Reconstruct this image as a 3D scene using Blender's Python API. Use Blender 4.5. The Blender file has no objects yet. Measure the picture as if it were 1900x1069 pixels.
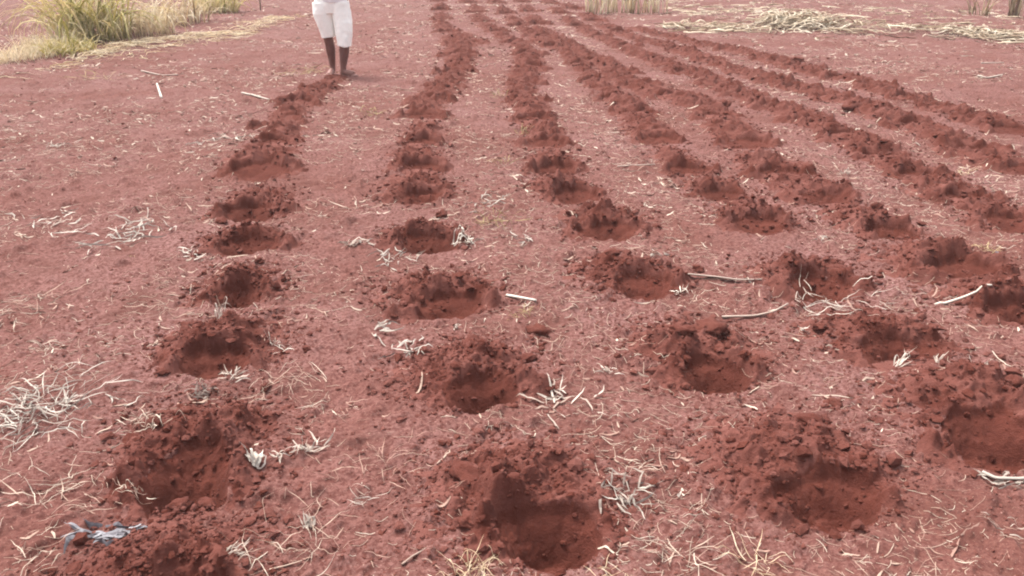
import bpy, math, random
import numpy as np
from mathutils import Vector

S = bpy.context.scene
COL = S.collection
rng = np.random.default_rng(11)
random.seed(11)

# ------------------------------------------------------------------ camera
CAM_H, PITCH, FPX = 1.65, math.radians(23.4), 1491.0
cam = bpy.data.cameras.new('camera')
cam.sensor_width, cam.sensor_fit, cam.lens = 36.0, 'HORIZONTAL', 36.0 * FPX / 1900.0
cam.clip_start, cam.clip_end = 0.05, 3000
co = bpy.data.objects.new('camera', cam)
co.location = (0, 0, CAM_H)
co.rotation_euler = (math.pi / 2 - PITCH, 0, 0)
COL.objects.link(co)
S.camera = co

# ------------------------------------------------------------------ sky, sun, exposure
SUN_EL, SUN_AZ = math.radians(66), math.radians(-50)      # azimuth from +y towards +x
w = bpy.data.worlds.new('World')
S.world = w
w.use_nodes = True
nt = w.node_tree
sky = nt.nodes.new('ShaderNodeTexSky')
sky.sky_type = 'NISHITA'
sky.sun_disc = False
sky.sun_elevation, sky.sun_rotation = SUN_EL, SUN_AZ
sky.air_density, sky.dust_density, sky.ozone_density = 0.7, 4.0, 0.6
bg = nt.nodes['Background']
bg.inputs['Strength'].default_value = 0.15
hs = nt.nodes.new('ShaderNodeHueSaturation')          # thin high cloud: a paler sky
hs.inputs['Saturation'].default_value = 0.25
nt.links.new(sky.outputs[0], hs.inputs['Color'])
nt.links.new(hs.outputs[0], bg.inputs[0])
sl = bpy.data.lights.new('sun', 'SUN')
sl.energy, sl.angle, sl.color = 1.3, math.radians(22), (1.0, 0.94, 0.85)
so = bpy.data.objects.new('sun', sl)
sd = Vector((math.cos(SUN_EL) * math.sin(SUN_AZ), math.cos(SUN_EL) * math.cos(SUN_AZ), math.sin(SUN_EL)))
so.rotation_euler = (-sd).to_track_quat('-Z', 'Y').to_euler()
so.location = (0, 0, 30)
COL.objects.link(so)
S.view_settings.view_transform = 'Standard'
S.view_settings.look = 'None'
S.view_settings.exposure = 1.80
S.view_settings.gamma = 1.0
S.cycles.filter_width = 2.0

# ------------------------------------------------------------------ pixel <-> ground
sp, cp = math.sin(PITCH), math.cos(PITCH)


def px2g(px, py):
    """the ground point (z = 0) seen at a pixel of the 1900 x 1069 photograph"""
    a, b = (px - 950) / FPX, (534.5 - py) / FPX
    dx, dy, dz = a, b * sp + cp, b * cp - sp
    t = CAM_H / -dz
    return np.array([dx * t, dy * t])


def scale_at(py):
    """pixels per metre across the view at ground row py"""
    b = (534.5 - py) / FPX
    t = CAM_H / (sp - b * cp)
    return FPX / t


# ------------------------------------------------------------------ noise
def _hash(ix, iy, seed):
    h = (ix.astype(np.int64) * 374761393 + iy.astype(np.int64) * 668265263 + seed * 974634533) & 0xFFFFFFFF
    h = ((h ^ (h >> 13)) * 1274126177) & 0xFFFFFFFF
    h = ((h ^ (h >> 16)) * 2246822519) & 0xFFFFFFFF
    return ((h ^ (h >> 15)) & 0xFFFFFF) / float(0xFFFFFF)


def vn(x, y, f, seed=0):
    """value noise 0..1 at f cells per metre (rotated per seed so that octaves do not line up)"""
    c, s = math.cos(seed * 1.7), math.sin(seed * 1.7)
    X, Y = (x * c - y * s) * f, (x * s + y * c) * f
    ix, iy = np.floor(X), np.floor(Y)
    fx, fy = X - ix, Y - iy
    fx = fx * fx * fx * (fx * (fx * 6 - 15) + 10)
    fy = fy * fy * fy * (fy * (fy * 6 - 15) + 10)
    a, b = _hash(ix, iy, seed), _hash(ix + 1, iy, seed)
    c_, d = _hash(ix, iy + 1, seed), _hash(ix + 1, iy + 1, seed)
    return (a * (1 - fx) + b * fx) * (1 - fy) + (c_ * (1 - fx) + d * fx) * fy


def sstep(e0, e1, x):
    t = np.clip((x - e0) / (e1 - e0), 0, 1)
    return t * t * (3 - 2 * t)


def g_low(x, y):
    return 0.07 * (vn(x, y, 0.45, 1) - .5) + 0.035 * (vn(x, y, 1.3, 2) - .5) + 0.018 * (vn(x, y, 3.6, 3) - .5)


def g_fine(x, y):
    lump = np.clip(vn(x, y, 14, 4) - .66, 0, 1) * vn(x, y, 3, 9) * 0.10
    lump += np.clip(vn(x, y, 33, 5) - .60, 0, 1) * 0.034
    return 0.014 * (vn(x, y, 9, 6) - .5) + 0.008 * (vn(x, y, 24, 7) - .5) + 0.006 * (vn(x, y, 60, 8) - .5) + lump


# ------------------------------------------------------------------ the holes, row by row
# pit centre (px, py), pit width px, [heap size, depth, extra spread]
ROWS = [
    [(290, 1150, 250, .95, .16), (345, 895, 185, 1.1, .26), (402, 672, 150, 1.2, .13), (438, 545, 105, 1.0, .13),
     (460, 455, 125, .8, .15), (465, 388, 110, .8, .14), (482, 322, 110, .8, .1), (507, 268, 80, .8, .1),
     (518, 232, 75, .7, .1), (552, 196, 72, .7, .1), (588, 168, 55, .7, .1)],
    [(1020, 985, 225, 1.3, .22), (900, 725, 165, 1.15, .21), (838, 565, 145, 1.1, .15), (796, 452, 108, .8, .2),
     (785, 367, 90, 1.1, .12), (780, 318, 78, .8, .14), (775, 275, 72, .8, .1), (783, 217, 80, .8, .15),
     (800, 187, 68, .8, .1), (825, 160, 60, .8, .1), (842, 133, 55, .8, .1), (850, 108, 58, .8, .1), (868, 85, 62, .9, .1),
     (832, 58, 40, .8, .08), (820, 38, 32, .8, .08), (818, 20, 28, .8, .08), (815, 4, 26, .8, .08)],
    [(1545, 920, 215, 1.35, .2), (1325, 692, 150, 1.3, .15), (1192, 532, 120, 1.1, .13), (1130, 430, 105, 1.05, .12),
     (1065, 368, 90, .9, .12), (1032, 318, 82, .8, .12), (1012, 268, 74, .8, .1), (992, 222, 66, .8, .1), (978, 186, 60, .8, .1),
     (975, 155, 55, .9, .1), (985, 128, 52, .8, .1), (982, 104, 46, .7, .08), (958, 84, 44, .7, .08), (925, 62, 40, .7, .08), (900, 42, 34, .7, .08),
     (885, 24, 30, .7, .08), (872, 7, 28, .7, .08)],
    [(1850, 812, 210, 1.3, .18), (1672, 650, 165, 1.15, .16), (1520, 535, 140, 1.0, .14), (1408, 422, 100, .9, .1), (1340, 368, 95, .9, .12),
     (1277, 318, 85, .8, .11), (1222, 260, 80, .9, .12), (1182, 212, 66, .8, .08), (1142, 182, 62, .8, .1), (1105, 150, 45, .6, .06), (1075, 122, 40, .6, .06),
     (1030, 92, 40, .7, .08), (995, 70, 38, .7, .08), (962, 48, 34, .7, .08), (940, 28, 30, .7, .08), (922, 8, 28, .7, .08)],
    [(1905, 590, 130, 1.1, .12), (1785, 508, 150, 1.1, .13), (1652, 432, 105, 1.0, .13), (1532, 372, 110, .95, .14), (1448, 328, 90, .8, .1), (1390, 270, 84, .8, .13),
     (1335, 220, 72, 1.0, .1), (1238, 180, 66, .75, .12), (1188, 158, 58, .75, .12), (1150, 136, 54, .8, .09), (1105, 114, 48, .8, .09), (1060, 92, 44, .8, .09),
     (1020, 68, 38, .8, .09), (1000, 46, 34, .8, .08), (985, 24, 30, .8, .08), (972, 6, 28, .8, .08)],
    [(1885, 415, 110, 1.0, .1), (1795, 368, 100, 1.0, .1), (1712, 328, 92, .95, .1), (1640, 292, 86, .9, .1), (1570, 262, 80, .85, .11), (1498, 232, 74, .85, .1), (1440, 205, 70, .85, .1),
     (1385, 180, 66, .85, .1), (1330, 156, 60, .85, .09), (1278, 136, 54, .8, .09), (1222, 114, 48, .8, .08), (1165, 92, 44, .8, .08), (1118, 70, 38, .8, .08),
     (1075, 48, 34, .8, .08), (1045, 28, 32, .8, .08), (1022, 8, 28, .8, .08)],
    [(1905, 318, 95, .9, .11), (1812, 282, 92, 1.0, .12), (1698, 240, 84, .95, .1), (1622, 210, 74, .9, .1), (1548, 188, 66, .85, .1), (1490, 168, 62, .8, .09), (1440, 152, 58, .8, .09), (1380, 136, 54, .8, .08),
     (1318, 116, 48, .8, .08), (1262, 98, 46, .8, .08), (1205, 80, 42, .8, .08), (1150, 60, 38, .8, .08), (1105, 40, 34, .8, .08), (1068, 18, 30, .8, .08)],
    [(1880, 238, 80, .9, .1), (1825, 222, 76, .85, .1), (1755, 203, 72, .85, .1), (1690, 186, 70, .85, .1), (1625, 164, 64, .85, .09), (1560, 146, 60, .85, .09), (1490, 128, 56, .85, .09),
     (1422, 112, 52, .8, .08), (1355, 98, 48, .8, .08), (1295, 82, 44, .8, .08), (1235, 66, 40, .8, .08)],
]
ORD = ['first', 'second', 'third', 'fourth', 'fifth', 'sixth', 'seventh', 'eighth', 'ninth', 'tenth', 'eleventh', 'twelfth',
       'thirteenth', 'fourteenth', 'fifteenth', 'sixteenth', 'seventeenth']
ROWNAME = ['leftmost row', 'second row from left', 'third row from left', 'fourth row from left', 'fifth row from left',
           'sixth row from left', 'second row from right', 'rightmost row']


class Hole:
    pass


HOLES, ROWLINE = [], []
for ri, row in enumerate(ROWS):
    pts = [px2g(h[0], h[1]) for h in row]
    ROWLINE.append(np.array(pts))
    for k, h in enumerate(row):
        o = Hole()
        o.row, o.k, o.c = ri, k, pts[k]
        a, b = pts[max(0, k - 1)], pts[min(len(pts) - 1, k + 1)]
        d = (b - a) / np.linalg.norm(b - a)
        o.dir, o.per = d, np.array([d[1], -d[0]])
        o.a = .5 * h[2] / scale_at(h[1]) * random.uniform(.84, .96)
        o.d = math.hypot(*pts[k])
        fr = float(np.clip((o.d - 4.5) / 4, 0, 1))           # old, half filled holes farther off
        gap = np.linalg.norm(b - a) / (2 if 0 < k < len(pts) - 1 else 1)
        o.b = min(o.a * random.uniform(.8, 1.05), .2) * (1 - fr) + min(o.a * .95, .36 * gap) * fr
        if (ri, k) == (0, 1):
            o.b = .25
        o.D = h[4] * random.uniform(.45, .68) * (1 - .68 * fr)
        o.su = o.a * (1.02 - .10 * fr) * h[3] ** .6
        o.sv = .118 * h[3] * (1 - fr) + min(.53 * gap, .75) * fr
        o.H = (.044 - .004 * fr) * h[3] * random.uniform(.7, 1.25)
        o.seed = 100 + len(HOLES) * 7
        o.R = 1.02 if k < 3 else 1.2 + .7 * fr
        o.u0 = random.uniform(-.35, .35) * o.a
        HOLES.append(o)


def hole_field(o, x, y):
    """height of the dug soil above the low ground, pit radius s, soil cover 0..1"""
    dx, dy = x - o.c[0], y - o.c[1]
    u, v = dx * o.per[0] + dy * o.per[1], dx * o.dir[0] + dy * o.dir[1]
    wob = 1 + .34 * (vn(x, y, 7, o.seed) - .5) + .16 * (vn(x, y, 19, o.seed + 1) - .5)
    s = np.sqrt((u / o.a) ** 2 + (v / o.b) ** 2) * wob
    far = sstep(-.5, .6, v / o.b)
    kk = .46 + .54 * far
    t = np.clip((1 - s) / kk, 0, 1)
    pit = -o.D * (t * t * (3 - 2 * t)) * (1 - .12 * vn(x, y, 12, o.seed + 2))
    vh = v - (o.b * .85 + .95 * o.sv)
    n1 = vn(x, y, 6.5, o.seed + 3)
    heap = o.H * np.exp(-((u - o.u0) / o.su) ** 2 - (vh / o.sv) ** 2) * (.45 + .65 * n1 + .5 * vn(x, y, 15, o.seed + 9))
    side = sstep(-.75, .1, v / o.b) * sstep(.95, 1.05, s)
    ridge = .030 * np.exp(-((s - 1.28) / .26) ** 2) * side * (.3 + 1.2 * n1)
    out = sstep(.86, 1.04, s)
    spread = np.exp(-((u - o.u0) / (o.su * 1.4)) ** 2 - ((vh + .02) / (o.sv * 1.45)) ** 2)
    spread = np.maximum(spread, .8 * np.exp(-((s - 1.2) / .5) ** 2) * sstep(-1.1, 0, v / o.b))
    n2 = vn(x, y, 16, o.seed + 4)
    n3 = vn(x, y, 38, o.seed + 5)
    lumps = (np.clip(n2 - .5, 0, 1) * .075 + np.clip(n3 - .52, 0, 1) * .055 + .010 * (vn(x, y, 85, o.seed + 6) - .5)) * np.clip(spread * 1.7, 0, 1)
    spill = .034 * spread * (.1 + .5 * n1 + .7 * n2) - .013
    z = pit * (s < 1) + out * (heap + ridge + lumps + spill)
    inn = 1 - out
    z += inn * (.016 * (n3 - .5) + .022 * (n2 - .5) + .010 * (vn(x, y, 85, o.seed + 6) - .5)) * np.clip(.45 + 1.1 * vn(x, y, 9, o.seed + 10) - .3, 0, 1)
    cover = np.clip(spread * 1.5, 0, 1)
    return z, s, cover, pit


def ground_z(x, y, sink=True):
    z = g_low(x, y) + g_fine(x, y)
    return z


def surf(x, y):
    """top of whatever soil is there; also how much of the point is dug soil"""
    z = ground_z(x, y)
    dug = np.zeros_like(x)
    for o in HOLES:
        m = np.abs(x - o.c[0]) < o.R
        m &= np.abs(y - o.c[1]) < o.R
        if not m.any():
            continue
        i = np.nonzero(m)[0]
        hz, s, cov, pit = hole_field(o, x[i], y[i])
        hz = hz + g_low(x[i], y[i])
        z[i] = np.where(s < 1, hz, np.maximum(z[i], hz))
        dug[i] = np.maximum(dug[i], np.where(s < 1, 1, cov))
    return z, dug


# ------------------------------------------------------------------ materials
def mat(name, rough=.95, spec=.1):
    m = bpy.data.materials.new(name)
    m.use_nodes = True
    p = m.node_tree.nodes['Principled BSDF']
    p.inputs['Roughness'].default_value = rough
    p.inputs['Specular IOR Level'].default_value = spec
    return m, m.node_tree, p


def N(t, kind, **kw):
    n = t.nodes.new(kind)
    for k, v in kw.items():
        setattr(n, k, v)
    return n


def noise(t, vec, scale, detail=4, rough=.6):
    n = N(t, 'ShaderNodeTexNoise')
    n.inputs['Scale'].default_value = scale
    n.inputs['Detail'].default_value = detail
    n.inputs['Roughness'].default_value = rough
    t.links.new(vec, n.inputs['Vector'])
    return n.outputs['Fac']


def ramp(t, fac, stops):
    r = N(t, 'ShaderNodeValToRGB')
    e = r.color_ramp.elements
    while len(e) < len(stops):
        e.new(.5)
    for k, (p, c) in enumerate(stops):
        e[k].position = p
        e[k].color = (*c, 1)
    t.links.new(fac, r.inputs[0])
    return r.outputs[0]


def mix(t, fac, a, b, blend='MIX'):
    m = N(t, 'ShaderNodeMix', data_type='RGBA', blend_type=blend)
    for s, v in ((m.inputs[0], fac), (m.inputs[6], a), (m.inputs[7], b)):
        if isinstance(v, (int, float)):
            s.default_value = v
        elif isinstance(v, tuple):
            s.default_value = (*v, 1)
        else:
            t.links.new(v, s)
    return m.outputs[2]


def math_n(t, op, a, b=0.0, clamp=False):
    m = N(t, 'ShaderNodeMath', operation=op, use_clamp=clamp)
    for s, v in ((m.inputs[0], a), (m.inputs[1], b)):
        if isinstance(v, (int, float)):
            s.default_value = v
        else:
            t.links.new(v, s)
    return m.outputs[0]


def bump(t, p, h, dist, strength=1.0):
    b = N(t, 'ShaderNodeBump')
    b.inputs['Distance'].default_value = dist
    b.inputs['Strength'].default_value = strength
    t.links.new(h, b.inputs['Height'])
    t.links.new(b.outputs[0], p.inputs['Normal'])


def soil_dry():
    m, t, p = mat('dry_soil')
    pos = N(t, 'ShaderNodeNewGeometry').outputs['Position']
    big = noise(t, pos, .8, 3)
    mid = noise(t, pos, 5, 5)
    fine = noise(t, pos, 55, 4, .7)
    speck = noise(t, pos, 140, 3, .7)
    c = ramp(t, mid, [(.3, (.101, .039, .030)), (.55, (.133, .054, .044)), (.75, (.166, .072, .060))])
    c = mix(t, ramp(t, big, [(.35, (0, 0, 0)), (.7, (.9, .9, .9))]), c, (.188, .100, .092))
    c = mix(t, ramp(t, noise(t, pos, 2.3, 4), [(.52, (0, 0, 0)), (.68, (.65, .65, .65))]), c, (.092, .036, .027))
    c = mix(t, ramp(t, fine, [(.42, (1, 1, 1)), (.58, (0, 0, 0))]), c, (.088, .032, .026))  # damp flecks, widened to color in the shade of small lumps
    c = mix(t, ramp(t, speck, [(.60, (0, 0, 0)), (.74, (.75, .75, .75))]), c, (.32, .19, .165))
    t.links.new(c, p.inputs['Base Color'])
    h = math_n(t, 'ADD', math_n(t, 'MULTIPLY', fine, .7), math_n(t, 'MULTIPLY', speck, .4))
    bump(t, p, h, .012, .8)
    return m


def soil_moist():
    m, t, p = mat('moist_soil')
    pos = N(t, 'ShaderNodeNewGeometry').outputs['Position']
    att = N(t, 'ShaderNodeAttribute', attribute_name='moist').outputs['Fac']
    mid = noise(t, pos, 9, 5)
    fine = noise(t, pos, 60, 4, .7)
    speck = noise(t, pos, 150, 3, .7)
    dry = ramp(t, mid, [(.3, (.108, .038, .030)), (.7, (.148, .057, .046))])
    wet = ramp(t, mid, [(.3, (.064, .0165, .0112)), (.7, (.094, .0275, .0190))])
    f = math_n(t, 'ADD', att, math_n(t, 'MULTIPLY', math_n(t, 'SUBTRACT', fine, .5), .9), clamp=True)
    c = mix(t, f, dry, wet)
    c = mix(t, ramp(t, speck, [(.60, (0, 0, 0)), (.76, (.5, .5, .5))]), c, (.17, .066, .053))
    t.links.new(c, p.inputs['Base Color'])
    h = math_n(t, 'ADD', math_n(t, 'MULTIPLY', fine, .8), math_n(t, 'MULTIPLY', speck, .4))
    bump(t, p, h, .012, .8)
    return m


def straw_mat(name, stops, trans=.0, rough=.75):
    m, t, p = mat(name, rough, .2)
    a = N(t, 'ShaderNodeAttribute', attribute_name='tone').outputs['Fac']
    pos = N(t, 'ShaderNodeNewGeometry').outputs['Position']
    n = noise(t, pos, 90, 3)
    f = math_n(t, 'ADD', a, math_n(t, 'MULTIPLY', math_n(t, 'SUBTRACT', n, .5), .35), clamp=True)
    c = ramp(t, f, stops)
    t.links.new(c, p.inputs['Base Color'])
    if trans:
        tr = N(t, 'ShaderNodeBsdfTranslucent')
        mx = N(t, 'ShaderNodeMixShader')
        mx.inputs[0].default_value = trans
        t.links.new(c, tr.inputs['Color'])
        t.links.new(p.outputs[0], mx.inputs[1])
        t.links.new(tr.outputs[0], mx.inputs[2])
        t.links.new(mx.outputs[0], t.nodes['Material Output'].inputs['Surface'])
    return m


def plain(name, col, rough=.8, spec=.2, var=.25, scale=40):
    m, t, p = mat(name, rough, spec)
    pos = N(t, 'ShaderNodeNewGeometry').outputs['Position']
    n = noise(t, pos, scale, 4)
    c = ramp(t, n, [(.3, tuple(v * (1 - var) for v in col)), (.7, tuple(min(1, v * (1 + var * .5)) for v in col))])
    t.links.new(c, p.inputs['Base Color'])
    return m


M_DRY, M_MOIST = soil_dry(), soil_moist()
M_STRAW = straw_mat('dry_straw', [(0, (.17, .085, .068)), (.35, (.27, .16, .125)), (.7, (.34, .245, .19)), (1, (.46, .39, .315))])
M_GREY = straw_mat('weathered_leaf', [(0, (.14, .10, .085)), (.5, (.27, .225, .19)), (1, (.42, .375, .325))])
M_WHITE = straw_mat('bleached_husk', [(0, (.22, .145, .115)), (.5, (.34, .275, .23)), (1, (.55, .50, .43))])
M_BLUE = straw_mat('blue_grey_leaf', [(0, (.09, .08, .09)), (.5, (.19, .183, .195)), (1, (.40, .39, .41))])
M_GREEN = straw_mat('green_grass', [(0, (.10, .095, .03)), (.35, (.33, .31, .08)), (.65, (.60, .53, .24)), (1, (.80, .70, .48))], .55)
M_WEED = straw_mat('weed_leaf', [(0, (.13, .07, .045)), (.4, (.24, .17, .08)), (.7, (.36, .28, .14)), (1, (.46, .36, .22))], .2)
M_RIDGE = straw_mat('cut_stalks', [(0, (.22, .14, .10)), (.4, (.44, .33, .235)), (.75, (.64, .54, .41)), (1, (.80, .72, .59))], .35)
M_PALE = straw_mat('pale_grass', [(0, (.24, .15, .10)), (.4, (.52, .40, .26)), (.75, (.72, .60, .43)), (1, (.84, .76, .60))], .5)


# ------------------------------------------------------------------ mesh building
def tag(o, label=None, cat=None, group=None, kind=None):
    for k, v in (('label', label), ('category', cat), ('group', group), ('kind', kind)):
        if v:
            o[k] = v
    return o


def mesh_np(name, V, F, m, parent=None, loc=None, attr=None, smooth=True):
    """V (n,3), F (k,3|4) as arrays, attr {name: (n,)}"""
    V = np.asarray(V, dtype=np.float32)
    F = np.asarray(F, dtype=np.int32)
    me = bpy.data.meshes.new(name)
    me.vertices.add(len(V))
    me.vertices.foreach_set('co', V.ravel())
    k = F.shape[1]
    me.loops.add(F.size)
    me.loops.foreach_set('vertex_index', F.ravel())
    me.polygons.add(len(F))
    me.polygons.foreach_set('loop_start', np.arange(0, F.size, k, dtype=np.int32))
    me.polygons.foreach_set('use_smooth', np.full(len(F), smooth))
    for an, av in (attr or {}).items():
        a = me.attributes.new(an, 'FLOAT', 'POINT')
        a.data.foreach_set('value', np.asarray(av, dtype=np.float32))
    me.update(calc_edges=True)
    me.materials.append(m)
    o = bpy.data.objects.new(name, me)
    COL.objects.link(o)
    if parent is not None:
        o.parent = parent
    if loc is not None:
        o.location = loc
    return o


def empty(name, loc):
    o = bpy.data.objects.new(name, None)
    o.empty_display_size = .1
    o.location = loc
    COL.objects.link(o)
    return o


def grid_faces(nr, nc, wrap=False):
    r, c = np.meshgrid(np.arange(nr - 1), np.arange(nc if wrap else nc - 1), indexing='ij')
    c2 = (c + 1) % nc
    return np.stack([r * nc + c, (r + 1) * nc + c, (r + 1) * nc + c2, r * nc + c2], -1).reshape(-1, 4)


ICO_V, ICO_F = None, None


def ico():
    global ICO_V, ICO_F
    if ICO_V is None:
        p = (1 + 5 ** .5) / 2
        v = np.array([(-1, p, 0), (1, p, 0), (-1, -p, 0), (1, -p, 0), (0, -1, p), (0, 1, p), (0, -1, -p), (0, 1, -p), (p, 0, -1), (p, 0, 1), (-p, 0, -1), (-p, 0, 1)])
        ICO_V = v / np.linalg.norm(v[0])
        ICO_F = np.array([(0, 11, 5), (0, 5, 1), (0, 1, 7), (0, 7, 10), (0, 10, 11), (1, 5, 9), (5, 11, 4), (11, 10, 2), (10, 7, 6), (7, 1, 8), (3, 9, 4), (3, 4, 2), (3, 2, 6), (3, 6, 8), (3, 8, 9), (4, 9, 5), (2, 4, 11), (6, 2, 10), (8, 6, 7), (9, 8, 1)])
    return ICO_V, ICO_F


def crumbs(P, R):
    """rough lumps of radius R at P -> V, F"""
    v, f = ico()
    n = len(P)
    jit = 1 + rng.uniform(-.38, .38, (n, 12, 1))
    sc = R[:, None, None] * np.stack([rng.uniform(.75, 1.35, n), rng.uniform(.75, 1.35, n), rng.uniform(.5, .95, n)], -1)[:, None, :]
    V = (v[None] * jit * sc)
    an = rng.uniform(0, 6.28, n)
    c, s = np.cos(an)[:, None], np.sin(an)[:, None]
    V = np.stack([V[..., 0] * c - V[..., 1] * s, V[..., 0] * s + V[..., 1] * c, V[..., 2]], -1) + P[:, None, :]
    F = f[None] + (np.arange(n) * 12)[:, None, None]
    return V.reshape(-1, 3), F.reshape(-1, 3)


def ribbons(P, W, T, roll):
    """P (N,K,3) centre lines, W (N,K) widths, T (N,K) thicknesses, roll (N,K) -> V (N,K*4,3), F for one"""
    n, K, _ = P.shape
    tan = np.gradient(P, axis=1)
    tan /= np.linalg.norm(tan, axis=2, keepdims=True) + 1e-9
    up = np.zeros_like(P)
    up[..., 2] = 1
    side = np.cross(tan, up)
    ln = np.linalg.norm(side, axis=2, keepdims=True)
    alt = np.zeros_like(P)
    alt[..., 0] = 1
    side = np.where(ln > .08, side / (ln + 1e-9), alt)
    nor = np.cross(side, tan)
    c, s = np.cos(roll)[..., None], np.sin(roll)[..., None]
    a = side * c + nor * s
    b = nor * c - side * s
    hw, ht = W[..., None] / 2, T[..., None] / 2
    V = np.stack([P + a * hw, P + b * ht, P - a * hw, P - b * ht], 2).reshape(n, K * 4, 3)
    f = []
    for k in range(K - 1):
        for j in range(4):
            f.append((k * 4 + j, k * 4 + (j + 1) % 4, k * 4 + 4 + (j + 1) % 4, k * 4 + 4 + j))
    f += [(0, 3, 2, 1), ((K - 1) * 4, (K - 1) * 4 + 1, (K - 1) * 4 + 2, (K - 1) * 4 + 3)]
    return V, np.array(f)


def join_ribbons(V, f):
    n, q, _ = V.shape
    F = f[None] + (np.arange(n) * q)[:, None, None]
    return V.reshape(-1, 3), F.reshape(-1, 4)


# ------------------------------------------------------------------ the ground: one sheet out to the horizon
def build_ground():
    th = np.concatenate([np.linspace(-math.pi, -.76, 60)[:-1], np.linspace(-.76, .76, 700), np.linspace(.76, math.pi, 60)[1:-1]])
    r = np.concatenate([[.03, .3, .6, .9, 1.15], np.exp(np.linspace(math.log(1.3), math.log(32), 1060)), np.exp(np.linspace(math.log(33), math.log(900), 60))])
    R_, T_ = np.meshgrid(r, th, indexing='ij')
    x, y = (R_ * np.sin(T_)).ravel(), (R_ * np.cos(T_)).ravel()
    z = g_low(x, y) + g_fine(x, y) * np.clip(1.2 - np.hypot(x, y) / 60, .0, 1)
    for o in HOLES:
        i = np.nonzero((np.abs(x - o.c[0]) < .5) & (np.abs(y - o.c[1]) < .5))[0]
        if len(i):
            hz, s, cov, pit = hole_field(o, x[i], y[i])
            z[i] -= (o.D + .08) * (1 - sstep(.92, .985, s))
    g = mesh_np('ground', np.stack([x, y, z], -1), grid_faces(len(r), len(th), True), M_DRY)
    tag(g, kind='structure')


build_ground()


# ------------------------------------------------------------------ planting holes: pit + heap of dug soil each
LOOK = {(0, 0): 'wide heap of loose soil', (0, 1): 'large deep pit with dark hollow',
        (1, 0): 'very broad deep pit', (1, 1): 'round smooth walled pit',
        (2, 0): 'broad pit with trailing soil', (2, 1): 'pit below a black cracked heap',
        (3, 1): 'pit with a peaked heap'}


def build_hole(o):
    res = min(max(o.d / 520, .0045), .028)
    n = int(2 * o.R / res)
    g = np.linspace(-o.R, o.R, n)
    U, Vv = np.meshgrid(g, g, indexing='ij')
    u, v = U.ravel(), Vv.ravel()
    x = o.c[0] + u * o.per[0] + v * o.dir[0]
    y = o.c[1] + u * o.per[1] + v * o.dir[1]
    hz, s, cov, pit = hole_field(o, x, y)
    z = hz + g_low(x, y)
    gz = ground_z(x, y)
    buried = (s > 1.03) & (cov < .10)
    F = grid_faces(n, n)
    keep = ~buried[F].all(1)
    F = F[keep]
    inpit = (s[F].max(1) < .97)
    n4 = vn(x, y, 11, o.seed + 8)
    moist = np.where(s < 1, .98, np.clip(-.2 + .3 * float(np.clip((o.d - 5) / 5, 0, 1)) + .95 * cov * (.2 + 1.1 * n4), 0, 1))
    base = g_low(o.c[:1], o.c[1:])[0]
    root = empty('planting_hole', (o.c[0], o.c[1], base))
    look = LOOK.get((o.row, o.k), 'planting hole with dark soil heap')
    tag(root, f"{look}, {ORD[o.k]} from near end, {ROWNAME[o.row]}", 'planting hole', 'planting holes dug in rows across the field')
    off = np.array([o.c[0], o.c[1], base])
    P = np.stack([x, y, z], -1) - off
    for nm, FF in (('pit', F[inpit]), ('soil_heap', F[~inpit])):
        if not len(FF):
            continue
        used, inv = np.unique(FF, return_inverse=True)
        V, F2, mo = P[used], inv.reshape(-1, 4), moist[used]
        if nm == 'soil_heap':
            # the crumbs that lie in and on the heap belong to it
            k = int(np.clip(3600 / o.d ** 1.1, 60, 1500))
            uu, vv = rng.normal(o.u0, o.su * 1.35, k * 2), rng.normal(o.b * .8 + .6 * o.sv, o.sv * 1.9, k * 2)
            cx, cy = o.c[0] + uu * o.per[0] + vv * o.dir[0], o.c[1] + uu * o.per[1] + vv * o.dir[1]
            h2, s2, c2, _ = hole_field(o, cx, cy)
            ok = (np.abs(uu) < o.R) & (np.abs(vv) < o.R) & (c2 > .06) & ((s2 > .98) | (rng.uniform(0, 1, len(c2)) < .30))
            cx, cy, h2, c2, s2 = cx[ok][:k], cy[ok][:k], h2[ok][:k], c2[ok][:k], s2[ok][:k]
            cz = np.where(s2 < 1, h2 + g_low(cx, cy), np.maximum(h2 + g_low(cx, cy), ground_z(cx, cy)))
            rr = np.exp(rng.normal(math.log(.0040), .6, len(cx))) * (1 + .04 * o.d)
            rr = np.clip(rr, .003, .028)
            cv, cf = crumbs(np.stack([cx, cy, cz + rr * .25], -1) - off, rr)
            cf4 = np.concatenate([cf, cf[:, 2:]], 1)      # triangles kept apart below
            me_o = mesh_np(nm, V, F2, M_MOIST, root, attr={'moist': mo})
            me = me_o.data
            nv, nl, npol = len(V), F2.size, len(F2)
            me.vertices.add(len(cv))
            allv = np.concatenate([V, cv]).astype(np.float32)
            me.vertices.foreach_set('co', allv.ravel())
            me.loops.add(cf.size)
            me.loops.foreach_set('vertex_index', np.concatenate([F2.ravel(), cf.ravel() + nv]).astype(np.int32))
            me.polygons.add(len(cf))
            me.polygons.foreach_set('loop_start', np.concatenate([np.arange(0, nl, 4), nl + np.arange(0, cf.size, 3)]).astype(np.int32))
            sm = np.ones(npol + len(cf), dtype=bool)
            sm[npol:] = False
            me.polygons.foreach_set('use_smooth', sm)
            cm = np.repeat(np.clip(rng.normal(.25, .35, len(cx)) + .5 * c2 + .6 * (s2 < 1), 0, 1), 12)
            me.attributes['moist'].data.foreach_set('value', np.concatenate([mo, cm]).astype(np.float32))
            me.update(calc_edges=True)
        else:
            mesh_np(nm, V, F2, M_MOIST, root, attr={'moist': mo})
    return root


for o in HOLES:
    build_hole(o)


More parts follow.
